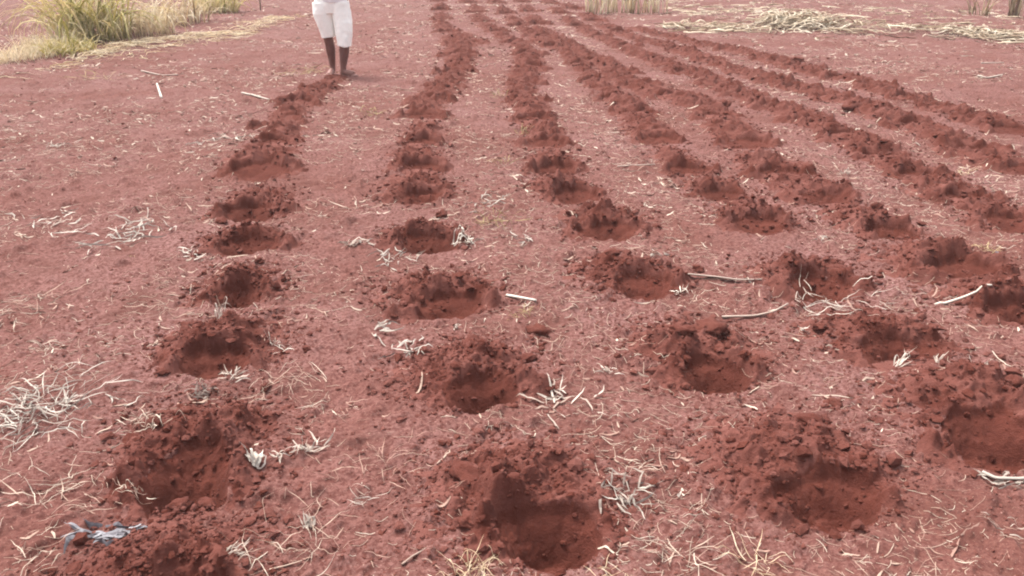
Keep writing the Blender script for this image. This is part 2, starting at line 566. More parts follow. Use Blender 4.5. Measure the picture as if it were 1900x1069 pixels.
# ------------------------------------------------------------------ bigger clods that lie loose
def clod(px, py, r, label, group=None, dz=0.12):
    c = px2g(px, py)
    # ico subdivided once and roughened
    v, f = ico()
    ed, nv, nf = {}, list(map(tuple, v)), []

    def midp(a, b):
        k = (min(a, b), max(a, b))
        if k not in ed:
            p = (np.array(nv[a]) + np.array(nv[b])) / 2
            nv.append(tuple(p / np.linalg.norm(p)))
            ed[k] = len(nv) - 1
        return ed[k]
    F = [tuple(q) for q in f]
    for _ in range(2):
        nf, ed = [], {}
        for a, b, c2 in F:
            ab, bc, ca = midp(a, b), midp(b, c2), midp(c2, a)
            nf += [(a, ab, ca), (b, bc, ab), (c2, ca, bc), (ab, bc, ca)]
        F = nf
    V = np.array(nv)
    sd_ = int(px + py) % 97
    d = 1 + .95 * (vn(V[:, 0] + V[:, 2], V[:, 1] - V[:, 2] * .7, 1.9, sd_) - .5) + .35 * (vn(V[:, 0] - V[:, 2], V[:, 1] + V[:, 2], 4, sd_ + 1) - .5)
    d = d + .22 * (vn(V[:, 0] * 1.3 + V[:, 1], V[:, 2] + V[:, 1] * .4, 9, sd_ + 2) - .5)
    r *= .85
    V = V * d[:, None] * np.array([r * random.uniform(1, 1.45), r * random.uniform(.75, 1.1), r * random.uniform(.5, .7)])
    z = surf(np.array([c[0]]), np.array([c[1]]))[0][0]
    o = mesh_np('soil_clod', V, np.array(F), M_MOIST, loc=(c[0], c[1], z + r * dz), attr={'moist': np.full(len(V), .75)})
    o.rotation_euler = (0, 0, random.uniform(0, 6))
    return tag(o, label, 'soil clod', group or 'clods of dark soil lying loose')


CL = [
    (998, 612, .048, 'fist sized dark clod alone on the soil below the white stick'),
    (862, 884, .055, 'squarish dark clod left of the broadest pit of the second row'),
    (878, 650, .050, 'flat dark clod on the heap behind the round pit of the second row'),
    (980, 660, .035, 'dark clod at the right end of the heap behind the round pit'),
    (1262, 650, .042, 'dark clod on the left of the cracked heap in the third row'),
    (1316, 628, .070, 'large overhanging clod above the black crack in the third row heap'),
    (1612, 572, .035, 'dark clod on the peak of the heap with white husks in the fourth row'),
    (1705, 612, .052, 'dark lump added as shade at the right foot of the peaked heap, fourth row'),  # stands in for the shaded right end of this heap
    (1520, 608, .030, 'small dark clod at the left foot of the peaked heap in the fourth row'),
    (1512, 478, .034, 'clod topping the third heap of the fourth row'),
    (1625, 405, .055, 'dark clod on the left of the third heap in the fifth row'),
    (820, 402, .045, 'clod standing on the heap behind the fourth hole of the second row'),
    (1500, 786, .040, 'pale edged flat clod on the heap between the first two holes of the third row'),
    (1545, 745, .030, 'dark clod right of the flat clod on the third row heap'),
    (1395, 878, .030, 'clod on the left rim of the broad pit of the third row'),
    (480, 928, .022, 'small lone clod on the bare soil right of the deep hollow'),
    (300, 700, .026, 'small clod on the bare ground left of the third heap in the leftmost row'),
    (345, 597, .034, 'dark clod on the left shoulder of the third heap in the leftmost row'),
    (320, 648, .030, 'dark clod at the left foot of the third heap in the leftmost row'),
    (332, 925, .030, 'clod lying inside the deep hollow of the leftmost row'),
    (382, 920, .028, 'smaller clod tucked in the hollow beside the larger one'),
    (510, 385, .045, 'dark clod on the right side of the sixth heap in the leftmost row'),
    (410, 405, .040, 'dark clod on the left side of the sixth heap in the leftmost row'),
    (868, 960, .036, 'clod with a dark underside on the left wall of the broadest pit'),
    (1135, 490, .040, 'dark clod on the left top of the third heap in the third row'),
    (1250, 505, .030, 'small clod right of the third heap in the third row'),
    (1295, 500, .036, 'dark clod beside the pale bark strip between third and fourth rows'),
    (1740, 262, .07, 'dark clod on the left of the second heap in the second row from the right'),
    (1575, 210, .06, 'dark clod on bare soil beside the second row from the right'),
    (1480, 118, .10, 'dark clod topping a heap in the rightmost row near its far half'),
    (1783, 202, .07, 'dark clod beside the third heap of the rightmost row'),
    (1820, 212, .06, 'dark clod beside the second heap of the rightmost row'),
    (1345, 200, .08, 'dark clod topping the seventh heap of the fifth row'),
    (610, 143, .06, 'dark lump added as shade just below the bare feet of the walking person'),  # lump put in for the dark shade beneath the foot
    (1880, 715, .035, 'dark clod at the right edge behind the first heap of the fourth row'),
]
for c_ in CL:
    clod(*c_)

# small crumbs strewn over the whole field
def strew_crumbs():
    n = 21000
    d = np.exp(rng.uniform(math.log(1.5), math.log(24), n))
    a = rng.uniform(-.7, .7, n)
    x, y = d * np.sin(a), d * np.cos(a)
    ok = rng.uniform(0, 1, n) < .25 + .75 * sstep(.4, .65, vn(x, y, 1.6, 31))
    x, y, d = x[ok], y[ok], d[ok]
    z, dug = surf(x, y)
    x, y, d, z = (q[dug < .9] for q in (x, y, d, z))
    r = np.exp(rng.normal(math.log(.0031), .5, len(x))) * (1 + .07 * d)
    r = np.clip(r, .0022, .022)
    V, F = crumbs(np.stack([x, y, z + r * .2], -1), r)
    o = mesh_np('soil_crumbs', V, F, M_MOIST, attr={'moist': np.repeat(np.clip(rng.normal(-.05, .35, len(x)), 0, 1), 12)}, smooth=False)
    tag(o, 'small crumbs of red soil strewn over the field', 'soil crumbs', kind='stuff')


strew_crumbs()


# ------------------------------------------------------------------ straw: loose stalks and leaves on the soil
K = 7


def lay(x, y, ang, L, bend, lift, clear):
    """centre lines (N,K,3) of pieces lying on the soil, each fitted stiffly to the ground under it"""
    n = len(x)
    t = np.linspace(-.5, .5, K)
    th = ang[:, None] + bend[:, None] * t[None] * 2 + np.cumsum(rng.normal(0, .10, (n, K)), 1)
    st = L[:, None] / (K - 1)
    px = np.cumsum(np.cos(th) * st, 1)
    py = np.cumsum(np.sin(th) * st, 1)
    px += (x - px.mean(1))[:, None]
    py += (y - py.mean(1))[:, None]
    z, dug = surf(px.ravel(), py.ravel())
    z = z.reshape(n, K)
    tt = t / .5
    m1 = (z * tt).sum(1) / (tt ** 2).sum()
    lin = z.mean(1)[:, None] + m1[:, None] * tt
    zz = .35 * lin + .65 * z
    zz = np.maximum(zz, z) + clear[:, None] + lift[:, None] * np.clip(tt[None] * np.sign(rng.normal(0, 1, (n, 1))), -.2, 1) ** 2
    return np.stack([px, py, zz], -1), dug.reshape(n, K).mean(1)


def scatter_straw():
    n = 125000
    d = np.exp(rng.uniform(math.log(1.55), math.log(30), n) ** 1.0)
    a = rng.uniform(-.68, .68, n)
    x, y = d * np.sin(a), d * np.cos(a)
    clump = vn(x, y, .9, 41) * .6 + vn(x, y, 2.6, 42) * .55
    keep = rng.uniform(0, 1, n) < np.clip(.10 + 1.5 * sstep(.38, .85, clump), 0, 1) * (.36 + .64 * sstep(2.4, 6.5, d))
    x, y, d = x[keep], y[keep], d[keep]
    n = len(x)
    leaf = rng.uniform(0, 1, n) < .07 + .36 * sstep(3.5, 12, d)
    L = np.where(leaf, np.exp(rng.normal(math.log(.04), .5, n)), np.exp(rng.normal(math.log(.027), .7, n)))
    L = np.clip(L, .008, .16)
    L *= 1 + .055 * np.clip(d - 3, 0, 20)
    W = np.where(leaf, rng.uniform(.0035, .010, n), rng.uniform(.0013, .003, n)) * (1 + .09 * np.clip(d - 3, 0, 20))
    ang = rng.normal(0, .9, n) + np.where(rng.uniform(0, 1, n) < .5, 0, math.pi)
    P, dug = lay(x, y, ang, L, rng.normal(0, .32, n), np.abs(rng.normal(0, .10, n)) * L, np.where(rng.uniform(0, 1, n) < .35, -.003, W * .35))
    ok = rng.uniform(0, 1, n) > dug * 1.12
    P, W, L, leaf, d = P[ok], W[ok], L[ok], leaf[ok], d[ok]
    n = len(W)
    prof = np.array([.45, .8, 1, 1, .95, .75, .3])[None]
    Wk = W[:, None] * np.where(leaf[:, None], prof, np.array([.9, 1, 1, 1, .95, .85, .6])[None])
    Tk = np.where(leaf[:, None], np.full((n, K), .0009), Wk * .8)
    roll = np.where(leaf[:, None], rng.normal(0, .35, (n, 1)) + np.cumsum(rng.normal(0, .14, (n, K)), 1), 0)
    V, f = ribbons(P, Wk, Tk, roll)
    tone = np.clip(rng.beta(1.2, 1.35, n) + .05 + .012 * np.clip(d - 3, 0, 15), 0, 1)
    size = L * np.sqrt(W) / d ** 1.5
    vis = np.abs(np.arctan2(P[:, 3, 0], P[:, 3, 1])) < .55
    vis &= P[:, 3, 1] > 2.0
    order = np.argsort(-size * vis)
    top, rest = order[:290], order[290:]
    V2, F2 = join_ribbons(V[rest], f)
    o = mesh_np('straw_litter', V2, F2, M_STRAW, attr={'tone': np.repeat(tone[rest], K * 4)}, smooth=False)
    tag(o, 'fine bits of dry straw littering the red soil', 'straw', kind='stuff')
    used = {}
    info = []
    hc = np.array([o.c for o in HOLES])
    for i in top:
        c = P[i, 3]
        h = HOLES[int(np.argmin(((hc - c[:2]) ** 2).sum(1)))]
        dx, dy = c[0] - h.c[0], c[1] - h.c[1]
        side = ('right of' if dx > 0 else 'left of') if abs(dx) > abs(dy) * .8 else ('behind' if dy > 0 else 'in front of')
        tn = 'bleached' if tone[i] > .62 else ('straw coloured' if tone[i] > .36 else 'dusty reddish')
        what = 'leaf blade' if leaf[i] else 'stalk'
        key = (tn, what, side, h.row, h.k)
        used.setdefault(key, []).append(i)
    for (tn, what, side, r_, k_), ii in used.items():
        ii.sort(key=lambda q: -L[q])
        for j, i in enumerate(ii):
            size_ = '' if len(ii) == 1 else ('longest ' if j == 0 else ORD[j % 17] + ' longest ')
            c = P[i, 3]
            ob = mesh_np('dry_leaf' if leaf[i] else 'straw_stalk', V[i] - c, f, M_STRAW, loc=tuple(c), attr={'tone': np.full(K * 4, tone[i])}, smooth=False)
            tag(ob, f'{size_}{tn} {what} {side} the {ORD[k_]} hole, {ROWNAME[r_]}', 'dry leaf' if leaf[i] else 'straw', f'loose {what}s lying among the holes')


scatter_straw()


# ------------------------------------------------------------------ leaf clumps, husks, sticks: one thing each
def clump(name, cat, label, px, py, wpx, n, m, width=.012, sector=math.pi, aim=0.0, lift=.35, jitter=.25, tone=.6, curl=.35, hpx=None, group=None, thick=.0011, tsd=.2):
    """n ribbon leaves growing or lying out of one spot"""
    c = px2g(px, py)
    sc = scale_at(py)
    size = wpx / sc * .9
    lift *= .75
    Kc = 8
    t = np.linspace(0, 1, Kc)[None]
    ang = aim + rng.uniform(-sector, sector, n)
    if sector < .65 and lift < .5:
        ang += math.pi * (rng.uniform(0, 1, n) < .5)
    L = size * .5 * rng.uniform(.35, 1.05, n)
    bx = rng.normal(0, jitter * size * .5, n)
    by = rng.normal(0, jitter * size * .5, n)
    kink = rng.normal(0, .9, (n, 1)) * (rng.uniform(0, 1, (n, 1)) < .4) * (t > rng.uniform(.25, .8, (n, 1)))
    th = ang[:, None] + rng.normal(0, curl, (n, 1)) * t + np.cumsum(rng.normal(0, .08, (n, Kc)), 1) + kink
    st = L[:, None] / (Kc - 1)
    X = c[0] + bx[:, None] + np.cumsum(np.cos(th) * st, 1)
    Y = c[1] + by[:, None] + np.cumsum(np.sin(th) * st, 1)
    Z, _ = surf(X.ravel(), Y.ravel())
    Z = Z.reshape(n, Kc)
    hl = lift * L * rng.uniform(.2, 1.2, n)
    arch = np.where(rng.uniform(0, 1, (n, 1)) < .55, np.sin(t * math.pi * rng.uniform(.6, 1.0, (n, 1))), t ** 1.3)
    Z = Z + .004 + hl[:, None] * arch + rng.uniform(0, .012, (n, 1))
    P = np.stack([X, Y, Z], -1)
    Wk = width * rng.uniform(.6, 1.3, (n, 1)) * np.interp(t, [0, .25, .7, 1], [.5, 1, .8, .12])
    roll = rng.normal(0, .55, (n, 1)) + np.cumsum(rng.normal(0, .25, (n, Kc)), 1)
    Tk = np.minimum(np.full((n, Kc), thick), Wk)
    V, f = ribbons(P, Wk, Tk, roll)
    base = np.array([c[0], c[1], surf(c[:1], c[1:])[0][0]])
    V2, F2 = join_ribbons(V - base, f)
    tn = np.repeat(np.clip(rng.normal(tone, tsd, n), 0, 1), Kc * 4)
    return tag(mesh_np(name, V2, F2, m, loc=tuple(base), attr={'tone': tn}, smooth=False), label, cat, group)


G_H = 'bleached husks and leaf clumps on the soil'
LC, DC = 'leaf clump', 'husk'
clumps = [
    ('leaf_clump', LC, 'silvery shredded leaf clump right of the fourth hole in the second row', 868, 452, 62, 16, M_WHITE, .016, 3.1, 0, .5, .25, .55),
    ('leaf_clump', LC, 'grey curled leaf lying above its paler neighbour between first and second rows', 702, 608, 80, 7, M_GREY, .016, .7, .3, .4, .25, .7),
    ('leaf_clump', LC, 'flattened grey leaf clump just left of the heap behind the round pit', 752, 643, 90, 11, M_GREY, .014, 3.1, 0, .25, .35, .6),
    ('leaf_clump', LC, 'long grey white leaf group right of the round smooth pit', 1035, 742, 130, 12, M_WHITE, .015, 3.1, 0, .22, .4, .5),
    ('husk', DC, 'bright white upright husk fan right of the deep hollow', 470, 862, 62, 9, M_WHITE, .022, .8, 1.5, 1.0, .08, .85),
    ('husk', DC, 'small star shaped husk beside the bright white fan', 516, 842, 55, 8, M_WHITE, .010, 3.1, 0, .6, .1, .6),
    ('leaf_clump', LC, 'pale bunched leaf clump right of the star shaped husk', 575, 825, 85, 13, M_WHITE, .012, 3.1, .6, .5, .25, .5),
    ('leaf_clump', LC, 'large tangled mat of grey leaves at the left edge', 85, 765, 200, 62, M_GREY, .009, 3.1, 0, .22, .5, .72),
    ('leaf_clump', LC, 'smaller pale leaf scraps below the grey mat at the left edge', 40, 800, 120, 18, M_GREY, .010, 3.1, 0, .3, .5, .6),
    ('grass_tuft', 'grass tuft', 'thin white upright tuft between the third and fourth heaps of the leftmost row', 405, 588, 70, 10, M_WHITE, .008, .9, 1.4, 1.4, .1, .55),
    ('husk', DC, 'white husk right of the dark grey clump below the third heap of the leftmost row', 432, 700, 75, 12, M_WHITE, .011, 3.1, .5, .6, .25, .65),
    ('leaf_clump', LC, 'dark grey leaf clump at the foot of the third heap of the leftmost row', 376, 730, 62, 16, M_GREY, .015, 3.1, 0, .35, .3, .1),
    ('straw_bundle', 'straw bundle', 'long pale straw spray left of the fourth hole of the leftmost row', 300, 562, 150, 16, M_STRAW, .006, 3.1, 0, .15, .55, .7),
    ('leaf_clump', LC, 'blue grey torn leaf bundle at the left near the bottom', 203, 990, 118, 16, M_BLUE, .024, .26, .12, .10, .4, .3),
    ('husk', DC, 'white husk sprig standing in the peaked heap pit of the fourth row', 1662, 672, 90, 8, M_WHITE, .009, .7, .8, .9, .1, .75),
    ('husk', DC, 'small forked husk right of the husk sprig in the fourth row', 1742, 665, 42, 5, M_WHITE, .007, .6, 1.3, 1.2, .08, .6),
    ('husk', DC, 'low pale husk right of the forked husk', 1812, 682, 60, 6, M_WHITE, .007, 3.1, 0, .4, .3, .5),
    ('straw_bundle', 'straw bundle', 'sprawling pale root and straw tangle at the bottom right of the centre', 1268, 1022, 180, 15, M_STRAW, .009, 3.1, 0, .6, .28, .8),
    ('straw_bundle', 'straw bundle', 'yellowish spidery straw tangle right of the sprawling one', 1405, 1030, 150, 12, M_PALE, .007, 3.1, 0, .45, .25, .8),
    ('grass_tuft', 'grass tuft', 'dry bristly tuft at the bottom edge left of the broadest pit', 880, 1066, 130, 24, M_PALE, .005, 3.1, 1.5, .9, .4, .6),
    ('grass_tuft', 'grass tuft', 'thin dry tuft at the bottom edge right of the broadest pit', 1140, 1058, 110, 9, M_PALE, .005, 3.1, 1.5, .5, .5, .55),
    ('leaf_clump', LC, 'folded grey leaf standing up near the bottom left of the centre', 573, 972, 55, 9, M_GREY, .016, .7, 1.5, 1.0, .2, .45),
    ('straw_bundle', 'straw bundle', 'pale straw scraps around the folded grey leaf', 560, 990, 190, 26, M_STRAW, .006, 3.1, 0, .3, .6, .65),
    ('straw_bundle', 'straw bundle', 'arched pale straw wisp left of the broadest pit', 688, 918, 85, 8, M_WHITE, .006, .6, .1, .5, .3, .55),
    ('leaf_clump', LC, 'dull grey leaf clump right of the broadest pit', 1165, 908, 120, 16, M_GREY, .013, 3.1, 0, .25, .45, .4),
    ('straw_bundle', 'straw bundle', 'twisted pale straw above the dull grey clump', 1185, 862, 90, 8, M_STRAW, .008, .7, .1, .3, .35, .7),
    ('husk', DC, 'tiny white husk lying right of the dull grey clump', 1260, 910, 26, 3, M_WHITE, .010, .6, 1.2, .7, .1, .7),
    ('husk', DC, 'small white husk on the near rim of the third hole in the second row', 845, 602, 34, 6, M_WHITE, .012, 3.1, 0, .7, .2, .6),
    ('leaf_clump', LC, 'pinkish white leaf pieces left of the fourth hole in the second row', 655, 452, 75, 10, M_WHITE, .018, 3.1, 0, .25, .4, .45),
    ('leaf_clump', LC, 'pale leaf scraps under the pinkish ones between first and second rows', 725, 478, 90, 12, M_GREY, .012, 3.1, 0, .25, .5, .7),
    ('leaf_clump', LC, 'grey leaf row right of the fifth hole in the second row', 905, 380, 90, 11, M_GREY, .016, 3.1, 0, .3, .5, .5),
    ('leaf_clump', LC, 'pale leaf beside the fourth hole of the third row', 975, 445, 60, 8, M_GREY, .014, 3.1, 0, .4, .4, .6),
    ('leaf_clump', LC, 'white flat leaf above the third heap of the third row', 1222, 478, 50, 6, M_WHITE, .018, 3.1, 0, .25, .3, .6),
    ('leaf_clump', LC, 'white star of leaves right of the third heap in the third row', 1262, 543, 62, 7, M_WHITE, .012, 3.1, 0, .35, .2, .6),
    ('straw_bundle', 'straw bundle', 'pale chaff in front of the third hole of the fourth row', 1545, 560, 150, 20, M_WHITE, .010, 3.1, 0, .18, .6, .6),
    ('husk', DC, 'small white husk standing left of the peaked heap in the fourth row', 1488, 610, 26, 4, M_WHITE, .014, 3.1, 0, .9, .2, .7),
    ('husk', DC, 'white knotted husk on the soil left of the cracked heap in the third row', 1128, 688, 48, 7, M_WHITE, .012, 3.1, 0, .4, .3, .6),
    ('leaf_clump', LC, 'pale leaf litter patch between the first and second holes of the leftmost row', 265, 792, 90, 16, M_STRAW, .007, 3.1, 0, .3, .5, .75),
    ('straw_bundle', 'straw bundle', 'yellowish straw strewn left of the deep hollow', 95, 915, 150, 20, M_STRAW, .008, 3.1, 0, .2, .6, .85),
    ('straw_bundle', 'straw bundle', 'long pale straw crossing above the blue grey bundle', 170, 935, 140, 14, M_STRAW, .007, 3.1, 0, .2, .5, .7),
    ('straw_bundle', 'straw bundle', 'bent straw pieces left of the deep hollow rim', 245, 925, 70, 9, M_STRAW, .007, 3.1, 0, .5, .3, .7),
    ('straw_bundle', 'straw bundle', 'pale straw loop at the bottom left corner', 60, 1045, 120, 14, M_STRAW, .008, 3.1, 0, .3, .5, .7),
    ('straw_bundle', 'straw bundle', 'straw and leaf scraps right of the near heap of the leftmost row', 430, 1035, 75, 12, M_WHITE, .010, .7, .8, .5, .3, .5),
    ('leaf_clump', LC, 'pale leaf scraps at the left edge beside the grey mat', 95, 640, 90, 10, M_STRAW, .007, 3.1, 0, .5, .4, .75),
    ('leaf_clump', LC, 'brownish leaf and straw scraps left of the fourth hole of the leftmost row', 60, 572, 130, 18, M_STRAW, .010, 3.1, 0, .35, .55, .5),
    ('leaf_clump', LC, 'white and grey leaf litter left of the fifth hole of the leftmost row', 235, 430, 140, 26, M_GREY, .016, 3.1, 0, .3, .6, .75),
    ('leaf_clump', LC, 'bleached leaf row on the far left soil', 85, 405, 100, 10, M_WHITE, .016, 3.1, 0, .2, .6, .6),
    ('leaf_clump', LC, 'pale leaf beside the left flank of the sixth hole in the leftmost row', 350, 472, 60, 8, M_WHITE, .014, 3.1, 0, .3, .4, .55),
    ('leaf_clump', LC, 'pale leaf scraps right of the third heap of the leftmost row', 515, 640, 60, 9, M_WHITE, .007, 3.1, 0, .6, .4, .6),
    ('straw_bundle', 'straw bundle', 'scattered chaff below the first strip between the two left rows', 560, 715, 150, 24, M_STRAW, .006, 3.1, 0, .25, .6, .65),
    ('leaf_clump', LC, 'grey chaff patch above the folded leaf in the strip of the two left rows', 720, 850, 130, 20, M_STRAW, .005, 3.1, 0, .4, .6, .5),
    ('leaf_clump', LC, 'weathered grey leaf under the heap at the right edge', 1868, 882, 90, 8, M_GREY, .014, .5, 0, .2, .4, .6),
    ('leaf_clump', LC, 'white leaf scraps at the right edge below the weathered leaf', 1855, 962, 60, 6, M_WHITE, .007, 3.1, 0, .5, .5, .5),
    ('plastic_scrap', 'plastic scrap', 'small pale lilac plastic scrap right of the second heap in the fifth row', 1852, 493, 26, 4, M_BLUE, .03, .6, -.6, .4, .1, .95),
    ('weed', 'weed', 'yellow green seedling patch below the white stick', 968, 583, 60, 26, M_WEED, .006, 3.1, 0, .8, .5, .6),
    ('weed', 'weed', 'brownish green weed beside the silvery leaf clump', 925, 415, 95, 46, M_WEED, .008, 3.1, 0, .7, .5, .5),
    ('weed', 'weed', 'yellow green weed right of the second hole in the fifth row', 1822, 462, 60, 30, M_WEED, .009, 3.1, 0, .7, .4, .7),
    ('weed', 'weed', 'tiny yellow green weed between the second and third rows far down the field', 925, 180, 48, 22, M_WEED, .012, 3.1, 0, .8, .4, .65),
    ('weed', 'weed', 'brownish weed left of the eighth hole of the second row', 690, 213, 55, 26, M_WEED, .012, 3.1, 0, .7, .4, .55),
    ('weed', 'weed', 'pale weed at the left side of the seventh hole in the third row', 968, 250, 34, 22, M_WEED, .012, 3.1, 0, 1.2, .4, .55),
    ('weed', 'weed', 'small green weed between the second and third rows above the grey leaf row', 935, 305, 50, 24, M_WEED, .011, 3.1, 0, .5, .5, .65),
    ('weed', 'weed', 'brownish grass patch on the left soil near the low dry grass', 175, 145, 90, 40, M_WEED, .012, 3.1, 0, .3, .6, .75),
    ('weed', 'weed', 'low green brown weed patch left of the walking person', 560, 135, 90, 50, M_WEED, .012, 3.1, 0, .4, .6, .5),
    ('weed', 'weed', 'lone tiny green sprout left of the sixth hole in the leftmost row', 243, 473, 20, 8, M_WEED, .008, 3.1, 0, .9, .3, .5),
    ('weed', 'weed', 'small pale weed between the fifth and sixth heaps at the right', 1790, 320, 60, 22, M_PALE, .011, 3.1, 0, .5, .4, .75),
    ('leaf_clump', LC, 'pale leaf litter left of the eighth heap in the leftmost row', 420, 255, 120, 18, M_WHITE, .016, 3.1, 0, .15, .6, .5),
    ('leaf_clump', LC, 'white leaf scraps on the far left soil', 105, 265, 70, 9, M_WHITE, .018, 3.1, 0, .2, .5, .55),
    ('leaf_clump', LC, 'pale leaf scraps right of the fifth hole in the fifth row', 1572, 325, 40, 9, M_WHITE, .014, 3.1, 0, .6, .3, .5),
    ('leaf_clump', LC, 'small white leaf left of the second heap in the fifth row', 1525, 445, 30, 5, M_WHITE, .016, 3.1, 0, .6, .3, .6),
]
for a_ in clumps:
    nm, cat, lab, px_, py_, wpx_, n_, m_, wd, sec, aim, lf, jt, tn_ = a_
    clump(nm, cat, lab, px_, py_, wpx_, int(n_ * (.7 if nm == 'weed' else 1.8)), m_, width=wd * (.42 if nm == 'straw_bundle' else .6), sector=sec, aim=aim, lift=lf, jitter=jt, tone=tn_, group=G_H if nm in ('husk', 'leaf_clump') else None)


def stick(name, label, pts, wid, m, tone, cat='stick', flat=.8, up=0.004, tip=0.0):
    g = np.array([px2g(*p) for p in pts])
    t = np.linspace(0, len(pts) - 1, 12)
    x, y = np.interp(t, range(len(pts)), g[:, 0]), np.interp(t, range(len(pts)), g[:, 1])
    z = surf(x, y)[0]
    q = np.polyfit(t, z, 1)
    z = np.maximum(np.polyval(q, t), z - .01) + wid * .4 + up + tip * (t / t[-1]) ** 2
    P = np.stack([x, y, z], -1)[None]
    W = np.full((1, 12), wid) * np.linspace(1.05, .8, 12)
    V, f = ribbons(P, W, W * flat, np.full((1, 12), .4))
    c = P[0, 5]
    o = mesh_np(name, V[0] - c, f, m, loc=tuple(c), attr={'tone': np.full(48, tone)})
    return tag(o, label, cat)


stick('stick', 'straight bright white stick on the soil between the second and third rows', [(940, 548), (995, 562)], .018, M_WHITE, .95)
stick('stick', 'long curved pale stick between the third and fourth rows', [(1340, 584), (1400, 583), (1435, 576), (1462, 562)], .014, M_WHITE, .35)
stick('bark_strip', 'pale grey bark strip lying beside the dark clod between third and fourth rows', [(1275, 512), (1330, 518), (1370, 524), (1412, 524)], .030, M_WHITE, .4, 'bark strip', .3)
stick('stick', 'white split stick on bare soil between the fourth and fifth rows', [(1735, 563), (1785, 567), (1830, 568)], .017, M_WHITE, .75)
stick('stick', 'short white stick standing out on the far left soil', [(300, 184), (293, 166)], .03, M_WHITE, .85, tip=.05)
stick('stick', 'pale slanting stick left of the tenth heap in the leftmost row', [(450, 179), (475, 185), (500, 192)], .03, M_WHITE, .6)
stick('stick', 'thin pale twig on the soil far left near the low dry grass', [(262, 130), (300, 138), (330, 136)], .022, M_WHITE, .5)
stick('stick', 'bent pale stalk on bare soil at the far right', [(1812, 150), (1830, 153), (1858, 146)], .025, M_WHITE, .6)
stick('stick', 'straight thin stalk on bare soil at the far right above the bent one', [(1820, 119), (1862, 119)], .02, M_WHITE, .5)
stick('stick', 'long pale stalk beside the fifth hole of the fourth row', [(1145, 312), (1180, 311), (1215, 310)], .012, M_WHITE, .4)
stick('stick', 'grey bent stick at the right edge below the near heap of the fourth row', [(1825, 868), (1850, 880), (1905, 882)], .016, M_GREY, .7)
stick('stick', 'dusty stick pointing up left near the bottom of the strip left of the broadest pit', [(745, 1040), (765, 1025), (782, 1016)], .009, M_WHITE, .1)
stick('stick', 'thin dusty straw twig crossing the bottom left of the centre', [(500, 1058), (530, 1048), (560, 1036)], .006, M_STRAW, .7)


# ------------------------------------------------------------------ standing grass and straw ridges at the far edges
def tussock(name, cat, label, px, py, wpx, hpx, n, m, width=.012, tone=.5, tsd=.25, droop=.6, depth=.5, lean=0., group=None):
    c = px2g(px, py)
    sc = scale_at(py)
    rad, H = .5 * wpx / sc, hpx / sc
    Kc = 8
    t = np.linspace(0, 1, Kc)[None]
    rr, aa = np.sqrt(rng.uniform(0, 1, n)), rng.uniform(0, 6.283, n)
    bx, by = rad * .75 * rr * np.cos(aa), rad * depth * rr * np.sin(aa)
    az = rng.uniform(0, 6.283, n)
    L = H * rng.uniform(.5, 1.15, n)
    ph0 = np.abs(rng.normal(.12, .16, n))
    dr = droop * rng.uniform(.3, 1.6, n)
    ph = ph0[:, None] + dr[:, None] * 1.6 * t ** 1.4
    st = L[:, None] / (Kc - 1)
    h = np.cumsum(np.sin(ph) * st, 1) - np.sin(ph[:, :1]) * st
    z = np.cumsum(np.cos(ph) * st, 1) - np.cos(ph[:, :1]) * st
    X = bx[:, None] + h * np.cos(az)[:, None] + lean * z
    Y = by[:, None] + h * np.sin(az)[:, None]
    gx, gy = c[0] + X, c[1] + Y
    gz = surf(gx[:, 0].copy(), gy[:, 0].copy())[0]
    base = np.array([c[0], c[1], surf(c[:1], c[1:])[0][0]])
    Z = np.maximum(z, .01 + rng.uniform(0, .05, (n, 1)) * t) + (gz - base[2])[:, None] - .01
    P = np.stack([X, Y, Z], -1)
    W = width * rng.uniform(.6, 1.4, (n, 1)) * np.interp(t, [0, .3, 1], [.7, 1, .12])
    roll = rng.normal(0, .5, (n, 1)) + 0 * t
    V, f = ribbons(P, W, np.minimum(W, .0018), roll)
    V2, F2 = join_ribbons(V, f)
    tn = np.repeat(np.clip(rng.normal(tone, tsd, n), 0, 1), Kc * 4)
    return tag(mesh_np(name, V2, F2, m, loc=tuple(base), attr={'tone': tn}), label, cat, group)


